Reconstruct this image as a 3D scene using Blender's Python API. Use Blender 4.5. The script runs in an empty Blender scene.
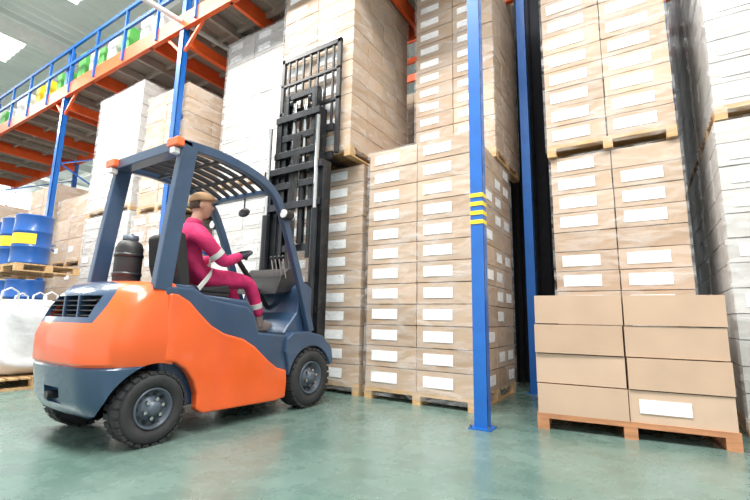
import bpy, bmesh, math, random
from mathutils import Vector, Matrix
random.seed(7)
S=bpy.context.scene
S.view_settings.view_transform='Standard'
# ------------------------------------------------------------------ materials
def newmat(name):
    m=bpy.data.materials.new(name); m.use_nodes=True
    nt=m.node_tree; b=nt.nodes['Principled BSDF']
    return m,nt,b
def N(nt,t,**k):
    n=nt.nodes.new(t)
    for a,v in k.items(): setattr(n,a,v)
    return n
def paint(name,col,rough=.4,metal=0,var=.12,scale=6,bump=0,bscale=60,coat=0,stretch=(1,1,1),emit=0):
    m,nt,b=newmat(name); L=nt.links
    tc=N(nt,'ShaderNodeTexCoord'); mp=N(nt,'ShaderNodeMapping'); mp.inputs['Scale'].default_value=stretch
    L.new(tc.outputs['Object'],mp.inputs['Vector'])
    no=N(nt,'ShaderNodeTexNoise'); no.inputs['Scale'].default_value=scale; no.inputs['Detail'].default_value=5
    L.new(mp.outputs[0],no.inputs['Vector'])
    r=N(nt,'ShaderNodeValToRGB')
    r.color_ramp.elements[0].position=.3; r.color_ramp.elements[1].position=.7
    r.color_ramp.elements[0].color=[c*(1-var) for c in col]+[1]
    r.color_ramp.elements[1].color=[min(1,c*(1+var)) for c in col]+[1]
    L.new(no.outputs['Fac'],r.inputs['Fac']); L.new(r.outputs[0],b.inputs['Base Color'])
    b.inputs['Roughness'].default_value=rough; b.inputs['Metallic'].default_value=metal
    b.inputs['Coat Weight'].default_value=coat
    if emit:
        L.new(r.outputs[0],b.inputs['Emission Color']); b.inputs['Emission Strength'].default_value=emit
    if bump:
        n2=N(nt,'ShaderNodeTexNoise'); n2.inputs['Scale'].default_value=bscale
        L.new(mp.outputs[0],n2.inputs['Vector'])
        bp=N(nt,'ShaderNodeBump'); bp.inputs['Strength'].default_value=bump; bp.inputs['Distance'].default_value=.01
        L.new(n2.outputs['Fac'],bp.inputs['Height']); L.new(bp.outputs[0],b.inputs['Normal'])
    return m
def cartonmat(name,c0,c1,rough=.6):
    m,nt,b=newmat(name); L=nt.links
    g=N(nt,'ShaderNodeNewGeometry'); r=N(nt,'ShaderNodeValToRGB')
    r.color_ramp.elements[0].color=[*c0,1]; r.color_ramp.elements[1].color=[*c1,1]
    L.new(g.outputs['Random Per Island'],r.inputs['Fac'])
    no=N(nt,'ShaderNodeTexNoise'); no.inputs['Scale'].default_value=3; no.inputs['Detail'].default_value=6
    tc=N(nt,'ShaderNodeTexCoord'); L.new(tc.outputs['Object'],no.inputs['Vector'])
    mx=N(nt,'ShaderNodeMix',data_type='RGBA',blend_type='MULTIPLY'); mx.inputs['Factor'].default_value=.28
    L.new(r.outputs[0],mx.inputs['A']); L.new(no.outputs['Fac'],mx.inputs['B']); L.new(mx.outputs['Result'],b.inputs['Base Color'])
    b.inputs['Roughness'].default_value=rough
    return m
def filmmat(name,lo,hi,white=(.9,.9,.9),rough=.2,bump=.5):
    m,nt,b=newmat(name); L=nt.links
    tc=N(nt,'ShaderNodeTexCoord'); mp=N(nt,'ShaderNodeMapping'); mp.inputs['Scale'].default_value=(1.2,1.2,4)
    mp.inputs['Rotation'].default_value=(.25,.2,0)
    L.new(tc.outputs['Object'],mp.inputs['Vector'])
    no=N(nt,'ShaderNodeTexNoise'); no.inputs['Scale'].default_value=2.2; no.inputs['Detail'].default_value=8; no.inputs['Roughness'].default_value=.65
    no.inputs['Distortion'].default_value=.8
    L.new(mp.outputs[0],no.inputs['Vector'])
    mr=N(nt,'ShaderNodeMapRange'); mr.inputs[1].default_value=.42; mr.inputs[2].default_value=.74; mr.inputs[3].default_value=lo; mr.inputs[4].default_value=hi
    L.new(no.outputs['Fac'],mr.inputs[0])
    bp=N(nt,'ShaderNodeBump'); bp.inputs['Strength'].default_value=bump; bp.inputs['Distance'].default_value=.03
    L.new(no.outputs['Fac'],bp.inputs['Height']); L.new(bp.outputs[0],b.inputs['Normal'])
    b.inputs['Base Color'].default_value=[*white,1]; b.inputs['Roughness'].default_value=rough
    tr=N(nt,'ShaderNodeBsdfTransparent'); mx=N(nt,'ShaderNodeMixShader')
    L.new(mr.outputs[0],mx.inputs[0]); L.new(tr.outputs[0],mx.inputs[1]); L.new(b.outputs[0],mx.inputs[2])
    L.new(mx.outputs[0],nt.nodes['Material Output'].inputs['Surface'])
    return m
ORANGE=(.86,.12,.02); BLUEG=(.034,.070,.135)
m_or=paint('forklift_orange_paint',ORANGE,.25,var=.08,coat=.5,scale=3)
m_bg=paint('forklift_slate_paint',BLUEG,.32,var=.15,coat=.3,scale=3)
m_blk=paint('black_steel',(.018,.018,.021),.34,var=.3)
m_mast=paint('mast_steel',(.028,.030,.034),.27,metal=.4,var=.45,scale=3)
m_rub=paint('tyre_rubber',(.03,.03,.032),.75,var=.25,bump=.3)
m_hub=paint('hub_grey',(.09,.11,.14),.45,metal=.3)
m_seat=paint('seat_vinyl',(.02,.02,.022),.5)
m_chr=paint('hydraulic_chrome',(.6,.6,.6),.15,metal=1,var=.05)
m_lamp=paint('lamp_glass',(.85,.85,.85),.1,coat=1)
m_olamp=paint('signal_lamp_orange',(.95,.16,.03),.25,coat=1,var=.05)
m_post=paint('rack_blue_paint',(.004,.110,.43),.38,var=.08,coat=.2)
m_beam=paint('rack_orange_paint',(.80,.11,.02),.4,var=.08)
m_yel=paint('yellow_tape',(.85,.62,.03),.4,var=.05)
m_carton=cartonmat('carton_board',(.475,.335,.225),(.63,.465,.335))
m_carton2=cartonmat('carton_board_fresh',(.56,.385,.265),(.66,.475,.345),.5)
m_cartonw=cartonmat('carton_board_white',(.52,.50,.48),(.66,.64,.62))
m_label=paint('paper_label',(.92,.93,.94),.5,var=.04,scale=20)
m_wood=paint('pallet_wood',(.55,.35,.17),.7,var=.25,scale=5,stretch=(1,8,8),bump=.2)
m_woodr=paint('pallet_wood_red',(.46,.21,.10),.7,var=.25,scale=5,stretch=(1,8,8),bump=.2)
m_film=filmmat('stretch_film',.02,.42,rough=.16,bump=.8)
m_filmw=filmmat('stretch_film_milky',.12,.60,bump=1.0)
m_drum=paint('drum_blue',(.008,.085,.33),.35,var=.08,coat=.2)
m_bag=paint('bulk_bag_fabric',(.66,.67,.69),.7,var=.10,bump=.7,bscale=14)
m_deck=paint('deck_board',(.36,.29,.25),.7,var=.2,scale=2)
m_joist=paint('deck_joist_grey',(.40,.33,.29),.6,var=.1)
m_wall=paint('wall_panel',(.75,.77,.78),.7,var=.05,scale=.8)
m_roof=paint('roof_sheet',(.80,.84,.83),.5,var=.06,scale=.6)
m_sky=paint('skylight_panel',(.95,1,.98),.5,var=.03,emit=3.5)
m_win=paint('window_daylight',(1,.97,.9),.5,var=.03,emit=5.0)
m_dark=paint('shade_backdrop',(.008,.009,.016),.8,var=.3)  # near-black, stands in for shade behind the stacks
m_white=paint('white_metal',(.76,.76,.74),.4,var=.05)
m_green=paint('green_crate',(.12,.46,.10),.5)
# floor
m_floor,nt,b=newmat('floor_epoxy'); L=nt.links
tc=N(nt,'ShaderNodeTexCoord')
n1=N(nt,'ShaderNodeTexNoise'); n1.inputs['Scale'].default_value=.8; n1.inputs['Detail'].default_value=8; n1.inputs['Roughness'].default_value=.6
n2=N(nt,'ShaderNodeTexNoise'); n2.inputs['Scale'].default_value=3.5; n2.inputs['Detail'].default_value=10; n2.inputs['Distortion'].default_value=.2; n2.inputs['Roughness'].default_value=.7
L.new(tc.outputs['Object'],n1.inputs['Vector']); L.new(tc.outputs['Object'],n2.inputs['Vector'])
r=N(nt,'ShaderNodeValToRGB'); r.color_ramp.elements[0].position=.32; r.color_ramp.elements[1].position=.68
r.color_ramp.elements[0].color=(.078,.140,.120,1); r.color_ramp.elements[1].color=(.160,.230,.205,1)
L.new(n1.outputs['Fac'],r.inputs['Fac'])
mx=N(nt,'ShaderNodeMix',data_type='RGBA',blend_type='OVERLAY'); mx.inputs['Factor'].default_value=.4
L.new(r.outputs[0],mx.inputs['A']); L.new(n2.outputs['Fac'],mx.inputs['B']); L.new(mx.outputs['Result'],b.inputs['Base Color'])
mr=N(nt,'ShaderNodeMapRange'); mr.inputs[1].default_value=.3; mr.inputs[2].default_value=.7; mr.inputs[3].default_value=.16; mr.inputs[4].default_value=.38
L.new(n2.outputs['Fac'],mr.inputs[0]); L.new(mr.outputs[0],b.inputs['Roughness'])
b.inputs['IOR'].default_value=1.6
bp=N(nt,'ShaderNodeBump'); bp.inputs['Strength'].default_value=.05; bp.inputs['Distance'].default_value=.01
L.new(n1.outputs['Fac'],bp.inputs['Height']); L.new(bp.outputs[0],b.inputs['Normal'])
# counterweight two-tone paint
m_cw,nt,b=newmat('counterweight_two_tone'); L=nt.links
g=N(nt,'ShaderNodeNewGeometry'); sp=N(nt,'ShaderNodeSeparateXYZ'); L.new(g.outputs['Position'],sp.inputs[0])
def MA(op,a,bv):
    n=N(nt,'ShaderNodeMath',operation=op)
    for i,v in enumerate((a,bv)):
        if isinstance(v,(int,float)): n.inputs[i].default_value=v
        else: L.new(v,n.inputs[i])
    return n.outputs[0]
za=MA('GREATER_THAN',sp.outputs['Z'],.575)
lim=MA('ADD',MA('MULTIPLY',MA('MAXIMUM',MA('SUBTRACT',sp.outputs['Y'],1.47),0),1.7),.88)
zb=MA('LESS_THAN',sp.outputs['Z'],lim); mk=MA('MULTIPLY',za,zb)
mx=N(nt,'ShaderNodeMix',data_type='RGBA'); mx.inputs['A'].default_value=[*BLUEG,1]; mx.inputs['B'].default_value=[*ORANGE,1]
L.new(mk,mx.inputs['Factor']); L.new(mx.outputs['Result'],b.inputs['Base Color'])
b.inputs['Roughness'].default_value=.27; b.inputs['Coat Weight'].default_value=.5
# ------------------------------------------------------------------ mesh builder
class MB:
    def __init__(s): s.v=[];s.f=[];s.m=[];s.sm=[];s.mats=[]
    def mi(s,mat):
        if mat not in s.mats: s.mats.append(mat)
        return s.mats.index(mat)
    def add(s,vs,fs,mat,smooth=False):
        o=len(s.v); s.v+= [tuple(v) for v in vs]; k=s.mi(mat)
        for f in fs: s.f.append([i+o for i in f]); s.m.append(k); s.sm.append(smooth)
    def box(s,x0,x1,y0,y1,z0,z1,mat,rot=0):
        vs=[(x,y,z) for x in(x0,x1) for y in(y0,y1) for z in(z0,z1)]
        if rot:
            cx,cy=(x0+x1)/2,(y0+y1)/2;c,n=math.cos(rot),math.sin(rot)
            vs=[(cx+(x-cx)*c-(y-cy)*n,cy+(x-cx)*n+(y-cy)*c,z) for x,y,z in vs]
        s.add(vs,[(0,1,3,2),(4,6,7,5),(0,4,5,1),(2,3,7,6),(0,2,6,4),(1,5,7,3)],mat)
    def prism(s,prof,x0,x1,mat):   # prof (y,z)
        n=len(prof)
        vs=[(x0,y,z) for y,z in prof]+[(x1,y,z) for y,z in prof]
        fs=[tuple(range(n)),tuple(range(2*n-1,n-1,-1))]+[(i,i+n,(i+1)%n+n,(i+1)%n) for i in range(n)]
        s.add(vs,fs,mat)
    def cyl(s,p0,p1,r,mat,seg=16,r1=None,smooth=True):
        p0,p1=Vector(p0),Vector(p1); d=(p1-p0).normalized(); r1=r if r1 is None else r1
        a=d.orthogonal().normalized(); b2=d.cross(a)
        vs=[]
        for p,rr in((p0,r),(p1,r1)):
            for i in range(seg):
                t=2*math.pi*i/seg; vs.append(p+(a*math.cos(t)+b2*math.sin(t))*rr)
        s.add(vs,[(i,(i+1)%seg,(i+1)%seg+seg,i+seg) for i in range(seg)],mat,smooth)
        s.add(vs,[tuple(range(seg))[::-1],tuple(range(seg,2*seg))],mat)
    def sweep(s,path,w,h,mat,side=(1,0,0),seg=None):
        P=[Vector(p) for p in path]; sd=Vector(side).normalized(); vs=[];k=4 if not seg else seg
        for i,p in enumerate(P):
            t=((P[i]-P[i-1]).normalized() if i else Vector())+((P[i+1]-P[i]).normalized() if i<len(P)-1 else Vector())
            t.normalize(); s1=(sd-t*sd.dot(t)).normalized(); up=t.cross(s1)
            if seg: vs+=[p+s1*w/2*math.cos(2*math.pi*j/seg)+up*h/2*math.sin(2*math.pi*j/seg) for j in range(seg)]
            else: vs+=[p+s1*w/2+up*h/2,p-s1*w/2+up*h/2,p-s1*w/2-up*h/2,p+s1*w/2-up*h/2]
        fs=[]
        for i in range(len(P)-1):
            for j in range(k): fs.append((i*k+j,i*k+(j+1)%k,(i+1)*k+(j+1)%k,(i+1)*k+j))
        s.add(vs,fs,mat,bool(seg)); s.add(vs,[tuple(range(k))[::-1],tuple(range((len(P)-1)*k,len(P)*k))],mat)
    def revolve(s,prof,c,axis,mat,seg=40,smooth=True):
        ax=Vector(axis).normalized(); a=ax.orthogonal().normalized(); b2=ax.cross(a); c=Vector(c); n=len(prof); vs=[]
        for i in range(seg):
            t=2*math.pi*i/seg
            for u,r in prof: vs.append(c+ax*u+(a*math.cos(t)+b2*math.sin(t))*r)
        fs=[(i*n+j,i*n+j+1,((i+1)%seg)*n+j+1,((i+1)%seg)*n+j) for i in range(seg) for j in range(n-1)]
        s.add(vs,fs,mat,smooth)
    def ball(s,c,r,mat,rot=None,seg=20,fn=None):
        c=Vector(c); vs=[];fs=[];rings=seg//2+2
        for i in range(rings+1):
            ph=math.pi*i/rings
            for j in range(seg):
                t=2*math.pi*j/seg; p=Vector((math.sin(ph)*math.cos(t),math.sin(ph)*math.sin(t),math.cos(ph)))
                if fn: p=fn(p)
                p=Vector((p.x*r[0],p.y*r[1],p.z*r[2]))
                if rot is not None: p=rot@p
                vs.append(c+p)
        for i in range(rings):
            for j in range(seg): fs.append((i*seg+j,(i+1)*seg+j,(i+1)*seg+(j+1)%seg,i*seg+(j+1)%seg))
        s.add(vs,fs,mat,True)
    def obj(s,name,parent=None,bevel=0,merge=False,subsurf=0):
        me=bpy.data.meshes.new(name); me.from_pydata(s.v,[],s.f)
        for m in s.mats: me.materials.append(m)
        me.polygons.foreach_set('material_index',s.m); me.polygons.foreach_set('use_smooth',s.sm); me.update()
        bm=bmesh.new(); bm.from_mesh(me)
        if merge: bmesh.ops.remove_doubles(bm,verts=bm.verts,dist=1e-5)
        bmesh.ops.recalc_face_normals(bm,faces=bm.faces); bm.to_mesh(me); bm.free()
        o=bpy.data.objects.new(name,me); S.collection.objects.link(o)
        if parent: o.parent=parent
        if bevel:
            md=o.modifiers.new('bevel','BEVEL'); md.width=bevel; md.segments=3; md.limit_method='ANGLE'; md.angle_limit=math.radians(35)
        if subsurf:
            md=o.modifiers.new('sub','SUBSURF'); md.levels=subsurf; md.render_levels=subsurf
        return o
def empty(name,loc=(0,0,0)):
    e=bpy.data.objects.new(name,None); e.empty_display_size=.2; S.collection.objects.link(e); return e
# ------------------------------------------------------------------ room shell
b=MB(); b.box(-36,9,-9,22,-.1,0,m_floor); b.obj('floor')
b=MB(); b.box(-36,9,22,22.2,0,10,m_wall); b.obj('wall_back')
b=MB(); b.box(-36.2,-36,-9,22,0,10,m_wall); b.obj('wall_left')
b=MB(); b.box(9,9.2,-9,22,0,10,m_wall); b.obj('wall_right')
for i in range(4):
    b=MB(); y0=-7+i*7; b.box(-35.99,-35.94,y0,y0+5.5,5.6,9.0,m_win)
    for k in range(6): b.box(-35.93,-35.88,y0+k*1.08,y0+k*1.08+.08,5.5,9.1,m_white)
    for z in(5.5,7.2,9.0): b.box(-35.93,-35.88,y0,y0+5.5,z,z+.08,m_white)
    b.obj('window_%d'%(i+1))
b=MB()
n=int(45/.2)
for i in range(n):
    z0,z1=10+(.06 if i%2 else 0),10+(.06 if (i+1)%2 else 0)
    x=-36+i*.2
    for (ya,yb,mt) in ((-9,3.2,m_roof),(3.2,4.6,m_sky if (i//14)%2==0 else m_roof),(4.6,9,m_roof),(9,10.4,m_sky if (i//14)%2==0 else m_roof),(10.4,22,m_roof)):
        b.add([(x,ya,z0),(x+.2,ya,z1),(x+.2,yb,z1),(x,yb,z0)],[(0,1,2,3)],mt)
b.obj('ceiling')
b=MB()
for i in range(10):
    b.box(-36,9,-6+i*3,-5.85+i*3,9.8,9.99,m_white)
for i in range(8):
    x=-34+i*6; b.box(x,x+.2,-9,22,9.35,9.8,m_white)
b.obj('roof_purlins')
# ------------------------------------------------------------------ racking
rk=empty('pallet_rack')
b=MB()
PX=[-16.2,-11.3,-6.62,-1.28]
for x in PX:
    for y in (3.85,6.12):
        t=.06
        b.box(x-t,x+t,y-.012,y+.012,.01,7.3 if x<-2 else 9,m_post)
        b.box(x-t,x-t+.02,y,y+.1,.01,7.2 if x<-2 else 9,m_post); b.box(x+t-.02,x+t,y,y+.1,.01,7.2 if x<-2 else 9,m_post)
        b.box(x-.1,x+.1,y-.06,y+.14,0,.012,m_post)
        for dx in(-.08,.08): b.cyl((x+dx,y-.04,.01),(x+dx,y-.04,.035),.012,m_hub,8)
b.obj('uprights',rk)
b=MB()
for x in PX[:-1]+[]:
    z=.4; k=0
    while z<5.4:
        b.sweep([(x,3.95 if k%2==0 else 6.1,z),(x,6.1 if k%2==0 else 3.95,z+1)],.03,.03,m_post); z+=1; k+=1
b.obj('frame_bracing',rk)
b=MB()
x=-1.28
for z in (1.89,1.98,2.07,2.155): b.box(x-.063,x+.063,3.832,3.955,z-.02,z+.02,m_yel)
b.obj('yellow_bands',rk)
b=MB()
for y in (3.85,6.15):
    b.box(-22,-1.4,y-.03,y+.05,6.0,6.3,m_beam)
for y in (4.6,5.4): b.box(-22,-1.4,y-.03,y+.03,6.2,6.3,m_joist)
for i in range(26):
    x=-21.5+i*.77
    b.box(x-.03,x+.03,3.85,6.15,6.12 if i%3 else 6.0,6.28,m_joist if i%3 else m_beam)
for x in PX[:-1]:
    b.box(x-.05,x+.05,3.95,6.15,5.75,5.95,m_beam)
    for s_ in(-1,1): b.sweep([(x,3.9,5.55),(x+s_*.55,3.9,6.05)],.05,.05,m_beam,side=(0,1,0))
b.obj('beams',rk)
b=MB(); 
for i in range(28):
    b.box(-22+i*.735,-22+i*.735+.72,3.9,6.3,6.3,6.34,m_deck)
b.obj('deck_boards',rk)
b=MB()
for i in range(14):
    x=-21.8+i*1.2; b.box(x-.025,x+.025,3.78,3.83,6.05,7.2,m_post)
for z in (6.75,7.2): b.box(-22,-6.1,3.775,3.825,z-.035,z+.035,m_post)
b.obj('guard_rail',rk)
# second row behind
rk2=empty('pallet_rack')
b=MB()
for x in (-12,-7,-2.1,.62,4):
    for y in(7.6,9.4): b.box(x-.05,x+.05,y-.05,y+.05,0,9,m_post)
b.obj('uprights',rk2)
b=MB()
for z in (6.1,7.9):
    for y in (7.55,8.6,9.4): b.box(-12,4,y-.03,y+.03,z,z+.16,m_beam)
    for x in (-2.1,-.5,.62,1.6): b.box(x-.03,x+.03,7.55,9.4,z,z+.12,m_beam)
b.obj('beams',rk2)
b=MB(); b.box(-2.9,.40,7.2,7.25,0,8.2,m_dark)  # dark sheet added behind the stacks so the gap between them reads as shade
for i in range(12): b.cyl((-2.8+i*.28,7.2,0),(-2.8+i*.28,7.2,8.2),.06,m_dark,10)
b.obj('added_dark_backdrop')
b=MB(); b.sweep([(-6.65,2.95,6.12),(-6.65,5.2,6.25)],.09,.09,m_white,seg=12); b.obj('drain_pipe')
# goods on deck
b=MB(); x=-21
while x<-7.6:
    w=random.uniform(.2,.45); h=random.uniform(.75,1.1)
    b.box(x,x+w,4.15,4.9,6.34,6.34+h,random.choice([m_green,m_white,m_green,m_white,m_yel]))
    x+=w+random.uniform(.15,.5)
b.obj('deck_goods',None,bevel=.02)
# ------------------------------------------------------------------ pallets + carton stacks
def pallet(b,x0,x1,y0,y1,z0,mat,h=.14):
    for f in(0,.5,1):
        w=.1; x=x0+(x1-x0-w)*f; 
        for g_ in (0,.5,1):
            y=y0+(y1-y0-.12)*g_; b.box(x,x+w,y,y+.12,z0+.022,z0+h-.044,mat)
        b.box(x,x+w,y0,y1,z0,z0+.022,mat)
    for g_ in (0,.5,1):
        y=y0+(y1-y0-.12)*g_; b.box(x0,x1,y,y+.12,z0+h-.044,z0+h-.022,mat)
    n=9
    for i in range(n):
        y=y0+(y1-y0-.1)*i/(n-1); b.box(x0,x1,y,y+.1,z0+h-.022,z0+h,mat)
def stack(x0,x1,y0,y1,z0,rows,rh,cols,deps,mat=m_carton,lab=.95,film=m_film,side=0,pmat=m_wood,lw=.36,lh=.12,jit=.006,rot=0,name='carton_pallet_stack',only=None,lx=.12,gap=.006):
    e=empty(name); cx,cy=(x0+x1)/2,(y0+y1)/2; e.location=(cx,cy,z0); e.rotation_euler=(0,0,rot)
    X0,X1,Y0,Y1=x0-cx,x1-cx,y0-cy,y1-cy
    b=MB(); pallet(b,X0,X1,Y0,Y1,0,pmat); b.obj('pallet',e)
    b=MB(); cw=(X1-X0)/cols; cd=(Y1-Y0)/deps; ph=.14
    for r_ in range(rows):
        for i in range(cols):
            for j in range(deps):
                if 0<i<cols-1 and 0<j<deps-1: continue
                jx,jy=random.uniform(-jit,jit)*.5,random.uniform(-jit,jit)
                a0,a1=X0+i*cw+gap+jx,X0+(i+1)*cw-gap+jx; c0,c1=Y0+j*cd+.004+jy,Y0+(j+1)*cd-.004+jy
                z=ph+r_*rh
                b.box(a0,a1,c0,c1,z,z+rh-.010,mat,rot=random.uniform(-1,1)*jit*.8)
                if j==0 and (random.random()<lab if only is None else (r_,i) in only):
                    lx0=a0+(a1-a0)*lx; zc=z+rh*.5
                    b.box(lx0,lx0+lw,c0-.008,c0-.005,zc-lh/2,zc+lh/2,m_label)
                if side and i==cols-1 and random.random()<side:
                    yc=(c0+c1)/2; zc=z+rh*.5
                    b.box(a1+.004,a1+.007,yc-.14,yc+.1,zc-lh/2,zc+lh/2,m_label)
    b.obj('cartons',e)
    if film:
        b=MB(); g_=.016; H=ph+rows*rh
        v=[(X0-g_,Y0-g_,.05),(X1+g_,Y0-g_,.05),(X1+g_,Y1+g_,.05),(X0-g_,Y1+g_,.05)]
        v+=[(p[0],p[1],H+.004) for p in v]
        b.add(v,[(0,1,5,4),(1,2,6,5),(2,3,7,6),(3,0,4,7)],film); b.obj('stretch_film',e)
    return e
# centre stack, its upper stack
stack(-2.93,-1.52,4.45,6.07,0,12,.249,2,4,side=.55,lab=1)
stack(-2.70,-1.50,5.35,6.6,3.135,13,.235,2,3,lw=.3,lh=.1)
# left lower stack + load on forks
stack(-4.42,-3.03,4.47,6.05,0,12,.24,2,4,lw=.34)
stack(-4.42,-3.09,4.22,5.8,3.07,12,.25,2,4,lw=.36,lab=1)
# pale wrapped stacks behind mast
stack(-6.15,-4.72,4.5,6.0,0,12,.245,2,3,mat=m_cartonw,film=m_filmw,lw=.3)
stack(-6.15,-4.72,4.5,6.0,3.085,11,.245,2,3,mat=m_cartonw,film=m_filmw,lw=.3)
stack(-7.85,-6.85,4.0,5.6,0,10,.26,2,3,film=m_filmw)
stack(-7.75,-6.5,4.0,5.6,2.745,8,.27,2,3,lab=.5)
stack(-9.7,-8.0,4.0,5.6,0,11,.25,3,3,mat=m_cartonw,film=m_filmw,lab=.5,lw=.25)
stack(-9.7,-8.0,4.0,5.6,2.895,10,.25,3,3,mat=m_cartonw,film=m_filmw,lab=.5,lw=.25)
for x,h in ((-11.2,4),(-12.9,5),(-14.8,4),(-16.7,5)):
    stack(x-.2,x+1.25,4.1,5.6,0,4,.45,2,2,film=m_film,lab=.1,lw=.2)
    stack(x-.2,x+1.25,4.1,5.6,1.945,h-1,.48,2,2,film=m_film,lab=.1,lw=.2)
# right tall stacks
stack(-.84,.49,5.4,6.9,0,12,.236,2,3,lw=.4,lh=.13,lab=.8)
stack(-.86,.47,5.35,6.85,2.98,13,.25,2,3,lw=.42,lh=.13,lab=1,lx=.1)
# foreground low pallet
stack(-.93,.535,4.28,5.2,0,4,.267,2,2,mat=m_carton2,film=None,pmat=m_woodr,only=[(0,1)],lw=.36,lh=.11,jit=.012,rot=math.radians(7),name='low_carton_pallet',lx=.1,gap=.008)
# far right aisle stacks
y=5.0
for k in range(4):
    stack(.72,2.1,y,y+1.3,0,12,.232,2,3,mat=m_cartonw,film=m_film,lab=.7)
    stack(.74,2.1,y,y+1.3,2.93,13,.235,2,3,mat=m_cartonw,film=m_film,lab=.9)
    y+=1.36
# second row stacks
for x in (-4.6,):
    stack(x,x+1.3,7.7,9.2,0,12,.245,2,2,lab=.5); stack(x,x+1.3,7.7,9.2,3.085,11,.245,2,2,lab=.5)
# ------------------------------------------------------------------ drums, bags
def drum(x,y,z,e):
    b=MB(); pr=[(0,0),(0,.285),(.02,.295),(.04,.285),(.29,.285),(.305,.298),(.32,.285),(.57,.285),(.585,.298),(.60,.285),(.86,.285),(.88,.295),(.89,.28),(.87,.27),(.87,0)]
    b.revolve(pr,(x,y,z),(0,0,1),m_drum,32)
    b.cyl((x+.15,y,z+.87),(x+.15,y,z+.895),.035,m_blk,12)
    vs=[];
    for i in range(9):
        t=math.radians(-95+i*11); vs+=[(x+.291*math.cos(t),y+.291*math.sin(t),z+.35),(x+.291*math.cos(t),y+.291*math.sin(t),z+.54)]
    b.add(vs,[(2*i,2*i+2,2*i+3,2*i+1) for i in range(8)],m_yel,True)
    return b.obj('drum',e)
e=empty('blue_drum_pallet')
b=MB()
for x in (-11.6,-10.2):
    for z in (0,.62-.14,1.65): pallet(b,x-.1,x+1.15,2.75,3.75,z,m_wood)
b.obj('pallets',e)
b=MB()
for x in (-11.65,-10.25):
    for i in range(3):
        for j in range(2): b.ball((x+.65,3.0+j*.5,.2+i*.115),(.58,.3,.075),m_bag,seg=20)
b.obj('sacks',e)
for x in (-11.35,-10.75,-9.97,-9.35):
    for y in (3.03,): 
        drum(x,y,.62,e); drum(x,y,1.79,e)
def fibc(x,y,z,e,s=.5,h=.98):
    b=MB()
    def sq(p):
        q=Vector((abs(p.x)**.45*math.copysign(1,p.x),abs(p.y)**.45*math.copysign(1,p.y),abs(p.z)**.4*math.copysign(1,p.z)))
        q.x*=1+.06*math.sin(9*p.z+3*p.y)+.015*math.sin(31*p.z+17*p.y); q.y*=1+.05*math.sin(7*p.z+4*p.x)+.015*math.sin(27*p.x+13*p.z); return q
    b.ball((x,y,z+h/2),(s*.86,s*.86,h/2*.99),m_bag,seg=64,fn=sq)
    for sx in(-1,1):
        for sy in(-1,1):
            px,py=x+sx*s*.7,y+sy*s*.7
            b.sweep([(px,py-.1,z+h*.85),(px,py-.08,z+h+.08),(px,py,z+h+.13),(px,py+.08,z+h+.08),(px,py+.1,z+h*.85)],.05,.012,m_bag)
    return b.obj('bulk_bag',e)
e=empty('bulk_bag_pallet')
b=MB(); pallet(b,-8.75,-6.55,1.85,2.95,0,m_wood); b.obj('pallet',e)
fibc(-7.1,2.4,.14,e); fibc(-8.2,2.4,.14,e)
# ------------------------------------------------------------------ FORKLIFT
fk=empty('forklift'); c=-3.68
# counterweight
levels=[(.2,1.40,.50,.22),(.24,1.33,.55,.26),(.34,1.27,.575,.28),(.56,1.235,.585,.30),(.575,1.245,.575,.30),(.60,1.22,.585,.31),(.78,1.21,.59,.33),(.88,1.235,.585,.34),(1.0,1.28,.575,.35),(1.10,1.33,.56,.36),(1.17,1.40,.54,.34),(1.20,1.48,.50,.30)]
levels=[(z,y+.19,w,r) for z,y,w,r in levels]
b=MB(); vs=[]; K=0
for z,yr,w,r in levels:
    row=[(c+w,2.0,z),(c+w,1.99,z)]
    for i in range(11):
        t=math.pi/2*i/10; row.append((c+w-r+r*math.cos(t),yr+r-r*math.sin(t),z))
    row+= [(c+.12,yr-.012,z)]
    row+= [(2*c-x,y,z) for x,y,z in reversed(row)]
    K=len(row); vs+=row
fs=[]
for l in range(len(levels)-1):
    for i in range(K): fs.append((l*K+i,l*K+(i+1)%K,(l+1)*K+(i+1)%K,(l+1)*K+i))
fs+=[tuple(range(K))[::-1],tuple(range((len(levels)-1)*K,len(levels)*K))]
b.add(vs,fs,m_cw,True); cw=b.obj('counterweight',fk)
cb=MB()
for s_ in(-1,1): cb.cyl((c+s_*.30,1.88,.265),(c+s_*.9,1.88,.265),.325,m_blk,48)
cb.box(c-.36,c+.36,1.2,1.60,.92,1.08,m_blk)
cb.box(c-.12,c+.12,1.2,1.5,.30,.42,m_blk)
cut=cb.obj('cutter')
md=cw.modifiers.new('b','BOOLEAN'); md.object=cut; md.operation='DIFFERENCE'; md.solver='EXACT'
dg=bpy.context.evaluated_depsgraph_get(); me=bpy.data.meshes.new_from_object(cw.evaluated_get(dg)); cw.modifiers.clear(); cw.data=me
bpy.data.objects.remove(cut)
try:
    me.set_sharp_from_angle(angle=math.radians(32))
except Exception: pass
b=MB()
b.box(c-.36,c+.36,1.58,1.60,.92,1.08,m_blk)
for i in range(4): b.prism([(1.50,.93+i*.036),(1.58,.95+i*.036),(1.58,.956+i*.036),(1.50,.936+i*.036)],c-.36,c+.36,m_blk)
for x in(-.12,.11): b.box(c+x,c+x+.02,1.49,1.58,.92,1.08,m_bg)
b.cyl((c,1.41,.36),(c,1.5,.36),.03,m_blk)
b.obj('radiator_grille',fk)
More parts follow.
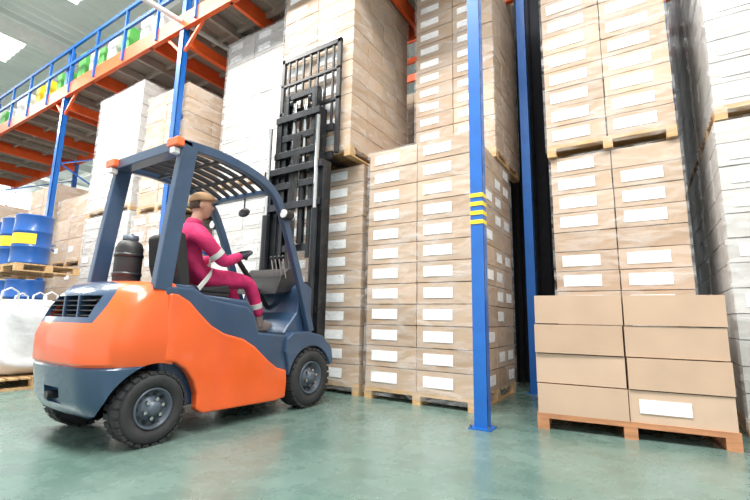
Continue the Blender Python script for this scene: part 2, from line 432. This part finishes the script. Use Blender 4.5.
# engine hood / chassis
b=MB()
b.prism([(1.95,.22),(1.95,1.2),(2.18,1.2),(2.3,1.13),(2.78,1.10),(2.86,1.02),(2.92,.8),(2.95,.74),(3.5,.74),(3.5,.22)],c-.49,c+.49,m_bg)
b.obj('engine_hood',fk,bevel=.025)
b=MB()
for s_ in(-1,1):
    x0,x1=sorted((c+s_*.485,c+s_*.56))
    b.prism([(1.9,1.0),(1.9,1.17),(2.15,1.17),(2.32,1.09),(2.72,1.04),(2.82,.96),(2.88,.80),(3.34,.76),(3.42,.70),(3.32,.55),(3.27,.3),(2.2,.4),(2.1,.8)],x0,x1,m_bg)
b.obj('side_frame',fk,bevel=.02)
b=MB()
for s_ in(-1,1):
    x0,x1=sorted((c+s_*.5,c+s_*.59))
    b.prism([(1.925,.60),(1.925,1.115),(2.0,1.11),(2.10,1.06),(2.2,.97),(2.32,.87),(2.46,.80),(2.68,.745),(2.82,.67),(3.0,.53),(3.12,.455),(3.25,.42),(3.262,.30),(3.25,.155),(3.1,.14),(2.3,.16),(2.24,.2),(2.235,.32),(2.19,.43),(2.12,.52),(2.03,.58)],x0,x1,m_or)
b.obj('side_panels',fk,bevel=.018)
b=MB()
b.box(c-.5,c+.5,2.85,3.6,.74,.78,m_blk)
b.prism([(3.30,.78),(3.74,.78),(3.74,1.28),(3.62,1.34),(3.55,1.28),(3.5,1.0)],c-.46,c+.46,m_bg)
b.obj('floor_and_cowl',fk,bevel=.015)
b=MB()
for s_ in(-1,1):
    x0,x1=sorted((c+s_*.40,c+s_*.60)); pr=[]
    C=(3.62,.30)
    for i in range(15):
        t=math.radians(20+i*(150/14)); pr.append((C[0]+.345*math.cos(t),C[1]+.345*math.sin(t)))
    pr+= [(3.27,.45),(3.22,.60),(3.24,.73),(3.32,.79),(3.55,.80),(3.80,.75),(3.97,.60),(4.0,.45)]
    b.prism(pr,x0,x1,m_bg)
b.obj('front_fenders',fk,bevel=.015)
# wheels
def wheel(x,y,r,w,side,name):
    b=MB(); z=r; ax=(side,0,0); rr=r*.56
    b.revolve([(-w/2,rr),(-w/2,r*.86),(-w/2+.03,r*.97),(0,r*.985),(w/2-.03,r*.97),(w/2+.004,r*.88),(w/2+.008,r*.75),(w/2-.004,rr+.005),(w/2-.03,rr)],(x,y,z),ax,m_rub,48)
    for i in range(26):
        t=2*math.pi*i/26
        for k in(0,1):
            tq=t+k*math.pi/26
            a=Vector((0,math.cos(tq),math.sin(tq))); tn=Vector((0,-math.sin(tq),math.cos(tq)))
            x0,x1=(.012,w/2) if k==0 else (-w/2,-.012)
            P=Vector((x,y,z)); q=[]
            for xx in(x0,x1):
                for rad in(r*.93,r):
                    for h in(-.5,.5): q.append(P+Vector((side*xx,0,0))+a*rad+tn*h*r*.16)
            b.add(q,[(0,1,3,2),(4,6,7,5),(0,4,5,1),(2,3,7,6),(0,2,6,4),(1,5,7,3)],m_rub)
    b.revolve([(w/2-.03,rr),(w/2+.002,rr*.98),(w/2,rr*.9),(w/2-.05,rr*.82),(w/2-.06,rr*.62),(w/2-.02,rr*.56),(w/2-.015,rr*.36),(w/2+.02,rr*.33),(w/2+.025,rr*.1),(w/2+.025,0)],(x,y,z),ax,m_hub,40)
    for i in range(6):
        t=2*math.pi*i/6+.3; p=Vector((x,y+rr*.46*math.cos(t),z+rr*.46*math.sin(t)))
        b.cyl(p+Vector((side*(w/2-.03),0,0)),p+Vector((side*(w/2+.008),0,0)),.014,m_chr,6,smooth=False)
    for i in range(10):
        t=2*math.pi*i/10; p=Vector((x,y+rr*.72*math.cos(t),z+rr*.72*math.sin(t)))
        b.cyl(p+Vector((side*(w/2-.07),0,0)),p+Vector((side*(w/2-.046),0,0)),.016,m_blk,8)
    b.obj(name,fk)
wheel(c+.50,1.88,.265,.18,1,'wheel_rear_near'); wheel(c-.50,1.88,.265,.18,-1,'wheel_rear_far')
wheel(c+.49,3.62,.31,.22,1,'wheel_front_near'); wheel(c-.49,3.62,.31,.22,-1,'wheel_front_far')
b=MB(); b.cyl((c-.45,3.62,.31),(c+.45,3.62,.31),.07,m_blk); b.cyl((c-.45,1.88,.265),(c+.45,1.88,.265),.05,m_blk); b.box(c-.3,c+.3,1.6,3.7,.2,.3,m_blk)
b.obj('axles',fk)
# overhead guard
def smoothpath(P,n=6):
    out=[];P=[Vector(p) for p in P]
    for i in range(len(P)-1):
        p0=P[max(i-1,0)];p1=P[i];p2=P[i+1];p3=P[min(i+2,len(P)-1)]
        for k in range(n):
            t=k/n; out.append(.5*((2*p1)+(p2-p0)*t+(2*p0-5*p1+4*p2-p3)*t*t+(3*p1-p0-3*p2+p3)*t**3))
    out.append(P[-1]); return out
b=MB()
for s_ in(-1,1):
    x=c+s_*.52
    b.sweep([(x,1.88,1.14),(x,1.92,1.6),(x,1.99,2.28),(x,2.0,2.36)],.07,.14,m_bg)
    b.sweep(smoothpath([(x,1.93,2.36),(x,2.3,2.385),(x,2.7,2.34),(x,2.96,2.24),(x,3.12,2.05),(x,3.40,1.45),(x,3.66,.80)]),.06,.085,m_bg)
b.box(c-.55,c+.55,1.90,2.02,2.31,2.40,m_bg)
b.sweep([(c-.52,2.98,2.24),(c+.52,2.98,2.24)],.08,.05,m_bg,side=(0,1,0))
for i in range(7):
    x=c-.42+i*.14
    b.sweep(smoothpath([(x,1.97,2.375),(x,2.3,2.395),(x,2.7,2.35),(x,2.98,2.25)],4),.022,.05,m_blk)
b.sweep([(c-.52,2.35,2.36),(c+.52,2.35,2.36)],.04,.03,m_blk,side=(0,1,0))
b.sweep([(c-.52,2.7,2.33),(c+.52,2.7,2.33)],.04,.03,m_blk,side=(0,1,0))
b.obj('overhead_guard',fk,bevel=.008)
b=MB()
for s_ in(-1,1):
    b.box(c+s_*.5-.075,c+s_*.5+.075,1.855,1.93,2.325,2.40,m_olamp)
    b.box(c+s_*.5-.03,c+s_*.5+.03,1.86,1.93,2.265,2.32,m_lamp)
b.obj('signal_lamps',fk,bevel=.012)
b=MB()
for s_ in(-1,1):
    x=c+s_*.58; b.cyl((x,3.10,2.02),(x,3.20,2.02),.055,m_blk,20); b.cyl((x,3.2,2.02),(x,3.215,2.02),.05,m_lamp,20); b.cyl((x,3.085,2.02),(x,3.10,2.02),.045,m_lamp,20)
    b.cyl((x,3.13,2.02),(c+s_*.52,3.13,2.06),.012,m_blk)
b.ball((c+.1,2.98,2.06),(.09,.02,.05),m_blk); b.cyl((c+.1,2.98,2.06),(c+.1,2.98,2.22),.008,m_blk)
b.obj('work_lights',fk)
# seat, tank, controls
b=MB()
b.box(c-.24,c+.24,2.28,2.76,1.12,1.17,m_blk)
b.prism([(2.28,1.16),(2.76,1.16),(2.78,1.2),(2.74,1.25),(2.5,1.215),(2.3,1.23)],c-.24,c+.24,m_seat)
b.prism([(2.24,1.2),(2.34,1.2),(2.30,1.45),(2.25,1.68),(2.18,1.70),(2.14,1.66),(2.17,1.4)],c-.22,c+.22,m_seat)
b.obj('seat',fk,bevel=.03)
b=MB(); tx,ty=c-.20,1.98
b.revolve([(1.18,0),(1.18,.10),(1.21,.112),(1.53,.112),(1.58,.095),(1.61,.05),(1.61,0)],(tx,ty,0),(0,0,1),m_seat,32)
for z in(1.28,1.45): b.revolve([(z,.113),(z,.119),(z+.03,.119),(z+.03,.113)],(tx,ty,0),(0,0,1),m_blk,32)
b.revolve([(1.61,.065),(1.65,.065),(1.65,.055),(1.61,.055)],(tx,ty,0),(0,0,1),m_hub,24); b.cyl((tx,ty,1.60),(tx,ty,1.67),.02,m_chr,10)
b.obj('gas_cylinder',fk)
nrm=Vector((0,-.5,.87)).normalized(); tt=Vector((0,.87,.5)); WC=Vector((c,3.0,1.58)); WR=.17
b=MB()
b.cyl((c,3.5,1.05),WC,.028,m_blk)
ring=[WC+Vector((WR*math.cos(2*math.pi*i/32),0,0))+tt*WR*math.sin(2*math.pi*i/32) for i in range(33)]
for i in range(32): b.cyl(ring[i],ring[i+1],.0145,m_blk,10)
for a in(90,210,330):
    a=math.radians(a); b.cyl(WC,WC+Vector((WR*math.cos(a),0,0))+tt*WR*math.sin(a),.011,m_blk,8)
b.cyl(WC-nrm*.02,WC+nrm*.02,.045,m_blk)
b.prism([(3.3,1.2),(3.6,1.25),(3.6,1.45),(3.5,1.5),(3.38,1.4)],c-.32,c+.32,m_blk)
for i in range(4):
    x=c+.16+i*.06; b.cyl((x,3.42,1.38),(x,3.36,1.6),.007,m_chr,8); b.ball((x,3.36,1.61),(.018,.018,.022),m_blk,seg=10)
b.obj('steering_and_levers',fk)
# mast
b=MB()
def chan(x,y,z0,z1,s_,w=.075,d=.16,mat=m_mast):
    b.box(x-.014,x+.014,y-d/2,y+d/2,z0,z1,mat)
    for yy in(y-d/2,y+d/2-.022): 
        xa,xb=sorted((x,x-s_*w)); b.box(xa,xb,yy,yy+.022,z0,z1,mat)
MY=4.01; m=c-.12
for s_ in(-1,1):
    chan(m+s_*.50,MY,.10,2.95,s_,.09,.15)
    chan(m+s_*.385,MY+.02,.9,3.72,s_,.08,.13)
    chan(m+s_*.285,MY+.03,1.7,4.05,s_,.07,.11)
    b.cyl((m+s_*.43,MY-.12,.65),(m+s_*.43,MY-.12,2.3),.045,m_mast); b.cyl((m+s_*.43,MY-.12,2.3),(m+s_*.43,MY-.12,3.55),.026,m_chr)
    b.cyl((m+s_*.1,MY+.0,1.9),(m+s_*.1,MY+.0,3.0),.05,m_mast,16); b.cyl((m+s_*.1,MY,3.0),(m+s_*.1,MY,3.9),.03,m_chr,16)
    for q in(0,.025): b.box(m+s_*.18+q-.008,m+s_*.18+q+.008,MY+.03,MY+.04,1.9,3.95,m_hub)
    b.cyl((m+s_*.17-.02,MY+.02,3.93),(m+s_*.17+.03,MY+.02,3.93),.05,m_mast)
for z,w,yy in ((.3,.49,0.02),(1.0,.49,-.05),(2.85,.51,-.08),(2.35,.49,-.07),(1.3,.39,.0),(2.65,.39,-.03),(3.63,.395,-.03),(3.1,.39,-.03),(1.8,.29,.03),(3.35,.29,0),(3.98,.30,.03)):
    b.box(m-w,m+w,MY+yy-.04,MY+yy+.03,z,z+.09,m_mast)
for i in range(6): b.sweep(smoothpath([(m-.06+i*.025,MY-.06,.8),(m-.06+i*.025,MY-.09,2),(m-.06+i*.025,MY-.05,3.4)],3),.018,.018,m_blk,seg=8)
b.obj('mast',fk,bevel=.003)
b=MB()
CY=4.13
for z in(3.03,3.42): b.box(m-.5,m+.5,CY-.03,CY+.015,z,z+.10,m_blk)
for s_ in(-1,1):
    b.box(m+s_*.22-.03,m+s_*.22+.03,CY-.08,CY,2.95,3.6,m_blk)
    b.box(m+s_*.27-.06,m+s_*.27+.06,CY+.015,CY+.055,3.11,3.6,m_blk)
    b.box(m+s_*.27-.06,m+s_*.27+.06,CY+.015,5.15,3.105,3.14,m_blk)
gx0,gx1,gz0,gz1=m-.52,m+.58,3.1,4.76
gy=CY+.0
b.box(gx0,gx0+.06,gy-.02,gy+.03,gz0,gz1,m_blk); b.box(gx1-.06,gx1,gy-.02,gy+.03,gz0,gz1,m_blk)
b.box(gx0,gx1,gy-.02,gy+.03,gz1-.07,gz1,m_blk); b.box(gx0,gx1,gy-.02,gy+.03,3.85,3.9,m_blk); b.box(gx0,gx1,gy-.02,gy+.03,4.3,4.34,m_blk)
for i in range(1,8):
    x=gx0+(gx1-gx0)*i/8; b.box(x-.016,x+.016,gy-.01,gy+.02,3.5,gz1,m_blk)
b.obj('fork_carriage',fk,bevel=.004)
# ------------------------------------------------------------------ WORKER
m_suit=paint('crimson_workwear',(.54,.018,.12),.75,var=.2,scale=9,bump=.8,bscale=22)
m_skin=paint('skin',(.58,.30,.21),.5,var=.06)
m_hair=paint('hair_brown',(.07,.04,.025),.7)
m_hat=paint('straw_cap',(.42,.25,.13),.7,bump=.3)
m_glove=paint('dark_glove',(.03,.035,.05),.7)
m_refl=paint('reflective_tape',(.66,.66,.64),.3)
m_shoe=paint('work_shoe',(.16,.13,.12),.6)
m_eye=paint('eye_white',(.8,.8,.8),.2); m_iris=paint('iris',(.05,.03,.02),.2); m_lip=paint('lip',(.45,.16,.13),.5)
wk=empty('forklift_driver')
def skin(name,V,E,mat,root=0,sub=2,parent=wk):
    me=bpy.data.meshes.new(name); me.from_pydata([v[:3] for v in V],E,[]); me.materials.append(mat)
    o=bpy.data.objects.new(name,me); S.collection.objects.link(o); o.parent=parent
    md=o.modifiers.new('skin','SKIN'); md.use_smooth_shade=True; md.branch_smoothing=.3
    for i,v in enumerate(V):
        r=v[3]; me.skin_vertices[0].data[i].radius=r if isinstance(r,tuple) else (r,r)
        me.skin_vertices[0].data[i].use_root=(i==root)
    s2=o.modifiers.new('sub','SUBSURF'); s2.levels=sub; s2.render_levels=sub
    return o
px=c
V=[(px,2.50,1.31,(.17,.14)),(px,2.46,1.45,(.165,.13)),(px,2.42,1.60,(.19,.14)),(px,2.42,1.72,(.15,.12)),(px,2.45,1.82,.07),(px,2.48,1.88,.062),
   (px+.17,2.41,1.72,.10),(px+.235,2.42,1.66,.085),(px+.29,2.63,1.455,.064),(px+.245,2.80,1.53,.056),(px+.215,2.885,1.565,.042),
   (px-.17,2.41,1.72,.10),(px-.235,2.42,1.66,.085),(px-.30,2.62,1.455,.064),(px-.245,2.80,1.53,.056),(px-.215,2.885,1.565,.042),
   (px+.10,2.58,1.30,.115),(px+.14,2.82,1.315,.10),(px+.17,3.05,1.30,.078),(px+.17,3.14,1.14,.07),(px+.17,3.22,.93,.058),
   (px-.10,2.58,1.30,.115),(px-.14,2.82,1.315,.10),(px-.17,3.05,1.30,.078),(px-.17,3.14,1.14,.07),(px-.17,3.22,.93,.058)]
E=[(0,1),(1,2),(2,3),(3,4),(4,5),(3,6),(6,7),(7,8),(8,9),(9,10),(3,11),(11,12),(12,13),(13,14),(14,15),(0,16),(16,17),(17,18),(18,19),(19,20),(0,21),(21,22),(22,23),(23,24),(24,25)]
skin('workwear_body',V,E,m_suit)
Rh=Matrix.Rotation(math.radians(-30),3,'Z')@Matrix.Rotation(math.radians(8),3,'X')
HC=Vector((px,2.53,2.03))
def hd(p):
    q=p.copy()
    if q.z<0: q.x*=1+.22*q.z; q.y*=1+.10*q.z
    if p.y>.3 and abs(p.x)<.22 and -.42<p.z<.15: q.y+=.20*(1-abs(p.x)/.22)*max(0,1-abs(p.z+.17)/.25)
    if p.y>.3:
        for sx in(-.36,.36):
            d=((p.x-sx)**2+(p.z-.05)**2)**.5
            if d<.22: q.y-=.07*(1-d/.22)
    if p.z<-.75 and p.y>0: q.y+=.10
    return q
b=MB(); b.ball(HC,(.082,.103,.128),m_skin,rot=Rh,seg=48,fn=hd)
def hp(x,y,z): return HC+Rh@Vector((x,y,z))
for sx in(-1,1):
    b.ball(hp(sx*.030,.084,.003),(.012,.008,.006),m_eye,rot=Rh,seg=14); b.ball(hp(sx*.030,.0905,.003),(.0045,.003,.0045),m_iris,rot=Rh,seg=10)
    b.ball(hp(sx*.031,.091,.020),(.015,.003,.0025),m_hair,rot=Rh,seg=10)
    b.ball(hp(sx*.083,-.005,-.002),(.012,.024,.034),m_skin,rot=Rh,seg=14)
b.ball(hp(0,.093,-.062),(.022,.007,.006),m_lip,rot=Rh,seg=14)
b.cyl((px,2.46,1.82),(px,2.51,1.96),.056,m_skin,20)
b.obj('head',wk)
b=MB(); b.ball(hp(0,-.020,.012),(.087,.094,.115),m_hair,rot=Rh,seg=32,fn=lambda p: Vector((p.x,min(p.y,.0),max(p.z,-.35)))); b.obj('hair',wk)
b=MB()
b.ball(hp(0,0,.060),(.097,.116,.092),m_hat,rot=Rh,seg=36,fn=lambda p: Vector((p.x,p.y,max(p.z,-.12))))
b.ball(hp(0,.055,.056),(.088,.105,.009),m_hat,rot=Rh@Matrix.Rotation(math.radians(4),3,'X'),seg=36)
b.obj('cap',wk)
b=MB(); b.revolve([(-.035,.085),(.0,.078),(.03,.072),(.032,.064),(.0,.066),(-.03,.07)],(px,2.462,1.845),(0,.25,1),m_suit,28); b.obj('collar',wk)
for s_,nm in((1,'hand_right'),(-1,'hand_left')):
    X=Vector((s_,0,0)); P=WC+X*WR; W=Vector((px+s_*.215,2.885,1.565))
    pm=P+X*.030-tt*.03+nrm*.006
    V=[(*W,.036),(*(W*.45+pm*.55),(.036,.026)),(*pm,(.036,.022))]; E=[(0,1),(1,2)]
    for i in range(4):
        s0=(i-1.3)*.021; rr=[.030,.031,.029,.027][i]; pr=2
        for k,ph in enumerate((18,70,120,165+i*4)):
            ph=math.radians(ph); q=P+(X*math.cos(ph)+nrm*math.sin(ph))*rr+tt*s0
            V.append((*q,[.0115,.0105,.0095,.008][k])); E.append((pr,len(V)-1)); pr=len(V)-1
    pr=1
    for k,(ph,s0) in enumerate(((-10,-.045),(-50,-.03),(-100,-.022),(-140,-.015))):
        ph=math.radians(ph); q=P+(X*math.cos(ph)+nrm*math.sin(ph))*.030+tt*s0
        V.append((*q,[.014,.012,.011,.009][k])); E.append((pr,len(V)-1)); pr=len(V)-1
    skin(nm,V,E,m_glove,sub=2)
b=MB()
for s_ in(-1,1):
    x=px+s_*.17
    def sh(p):
        q=p.copy(); 
        if q.z<-.35: q.z=-.35
        q.z*=1.0 if p.y<0 else (1-.45*p.y if p.z>0 else 1); q.x*=1+.12*p.y
        return q
    b.ball((x,3.31,.825),(.052,.155,.085),m_shoe,seg=28,fn=sh)
    b.box(x-.05,x+.05,3.17,3.45,.781,.80,m_blk)
    b.cyl((x,3.225,.84),(x,3.215,.95),.05,m_shoe,20)
b.obj('shoes',wk)
b=MB()
def band(p0,p1,r0,r1): b.cyl(p0,p1,r0,m_refl,24,r1)
for s_ in(-1,1):
    a=Vector((px+s_*.17,3.14,1.14)); d=Vector((px+s_*.17,3.22,.93)); 
    band(a.lerp(d,.25),a.lerp(d,.5),.069,.064)
    a=Vector((px+s_*.235,2.42,1.66)); d=Vector((px+s_*(.29 if s_>0 else .30),2.63,1.455)); band(a.lerp(d,.55),a.lerp(d,.72),.075,.071)
    b.sweep([(px+s_*.10,2.57,1.70),(px+s_*.11,2.60,1.55),(px+s_*.11,2.60,1.42)],.035,.006,m_refl)
b.obj('reflective_bands',wk)
b=MB(); b.sweep(smoothpath([(px+.25,2.40,1.19),(px+.20,2.56,1.36),(px+.05,2.635,1.40),(px-.12,2.62,1.38),(px-.25,2.4,1.2)],5),.045,.006,m_refl,side=(0,0,1)); b.obj('lap_belt',wk)
# ------------------------------------------------------------------ lights
def area(name,loc,sx,sy,en,rot=(0,0,0),col=(1,1,1)):
    l=bpy.data.lights.new(name,'AREA'); l.shape='RECTANGLE'; l.size=sx; l.size_y=sy; l.energy=en; l.color=col
    o=bpy.data.objects.new(name,l); o.location=loc; o.rotation_euler=rot; S.collection.objects.link(o); return o
for x,en in ((-20,900),(-10,1200),(-3,1250),(3,850)):
    area('overhead_fill',(x,.2,9.2),5,2,en,col=(1,.97,.92))  # unseen overhead area lights added as fill, rear ones below included
area('overhead_fill',(-14,12,9.2),12,3,900)
area('overhead_fill',(1.2,13,9.2),3,3,200)
w=bpy.data.worlds.new('World'); S.world=w; w.use_nodes=True
bg=w.node_tree.nodes['Background']; bg.inputs[0].default_value=(.96,.985,1,1); bg.inputs[1].default_value=1.5
# ------------------------------------------------------------------ camera
yaw,pit,roll=[math.radians(a) for a in (32.34,9.33,1.16)]
H=Vector((-math.sin(yaw),math.cos(yaw),0));R=Vector((math.cos(yaw),math.sin(yaw),0));Z=Vector((0,0,1))
F=math.cos(pit)*H+math.sin(pit)*Z;U=-math.sin(pit)*H+math.cos(pit)*Z
R2=math.cos(roll)*R+math.sin(roll)*U;U2=-math.sin(roll)*R+math.cos(roll)*U
cam=bpy.data.cameras.new('camera'); co=bpy.data.objects.new('camera',cam); S.collection.objects.link(co)
cam.sensor_width=36; cam.lens=36*419/750; cam.clip_end=200
mtx=Matrix((R2,U2,-F)).transposed().to_4x4(); mtx.translation=(0,0,.95); co.matrix_world=mtx
S.camera=co
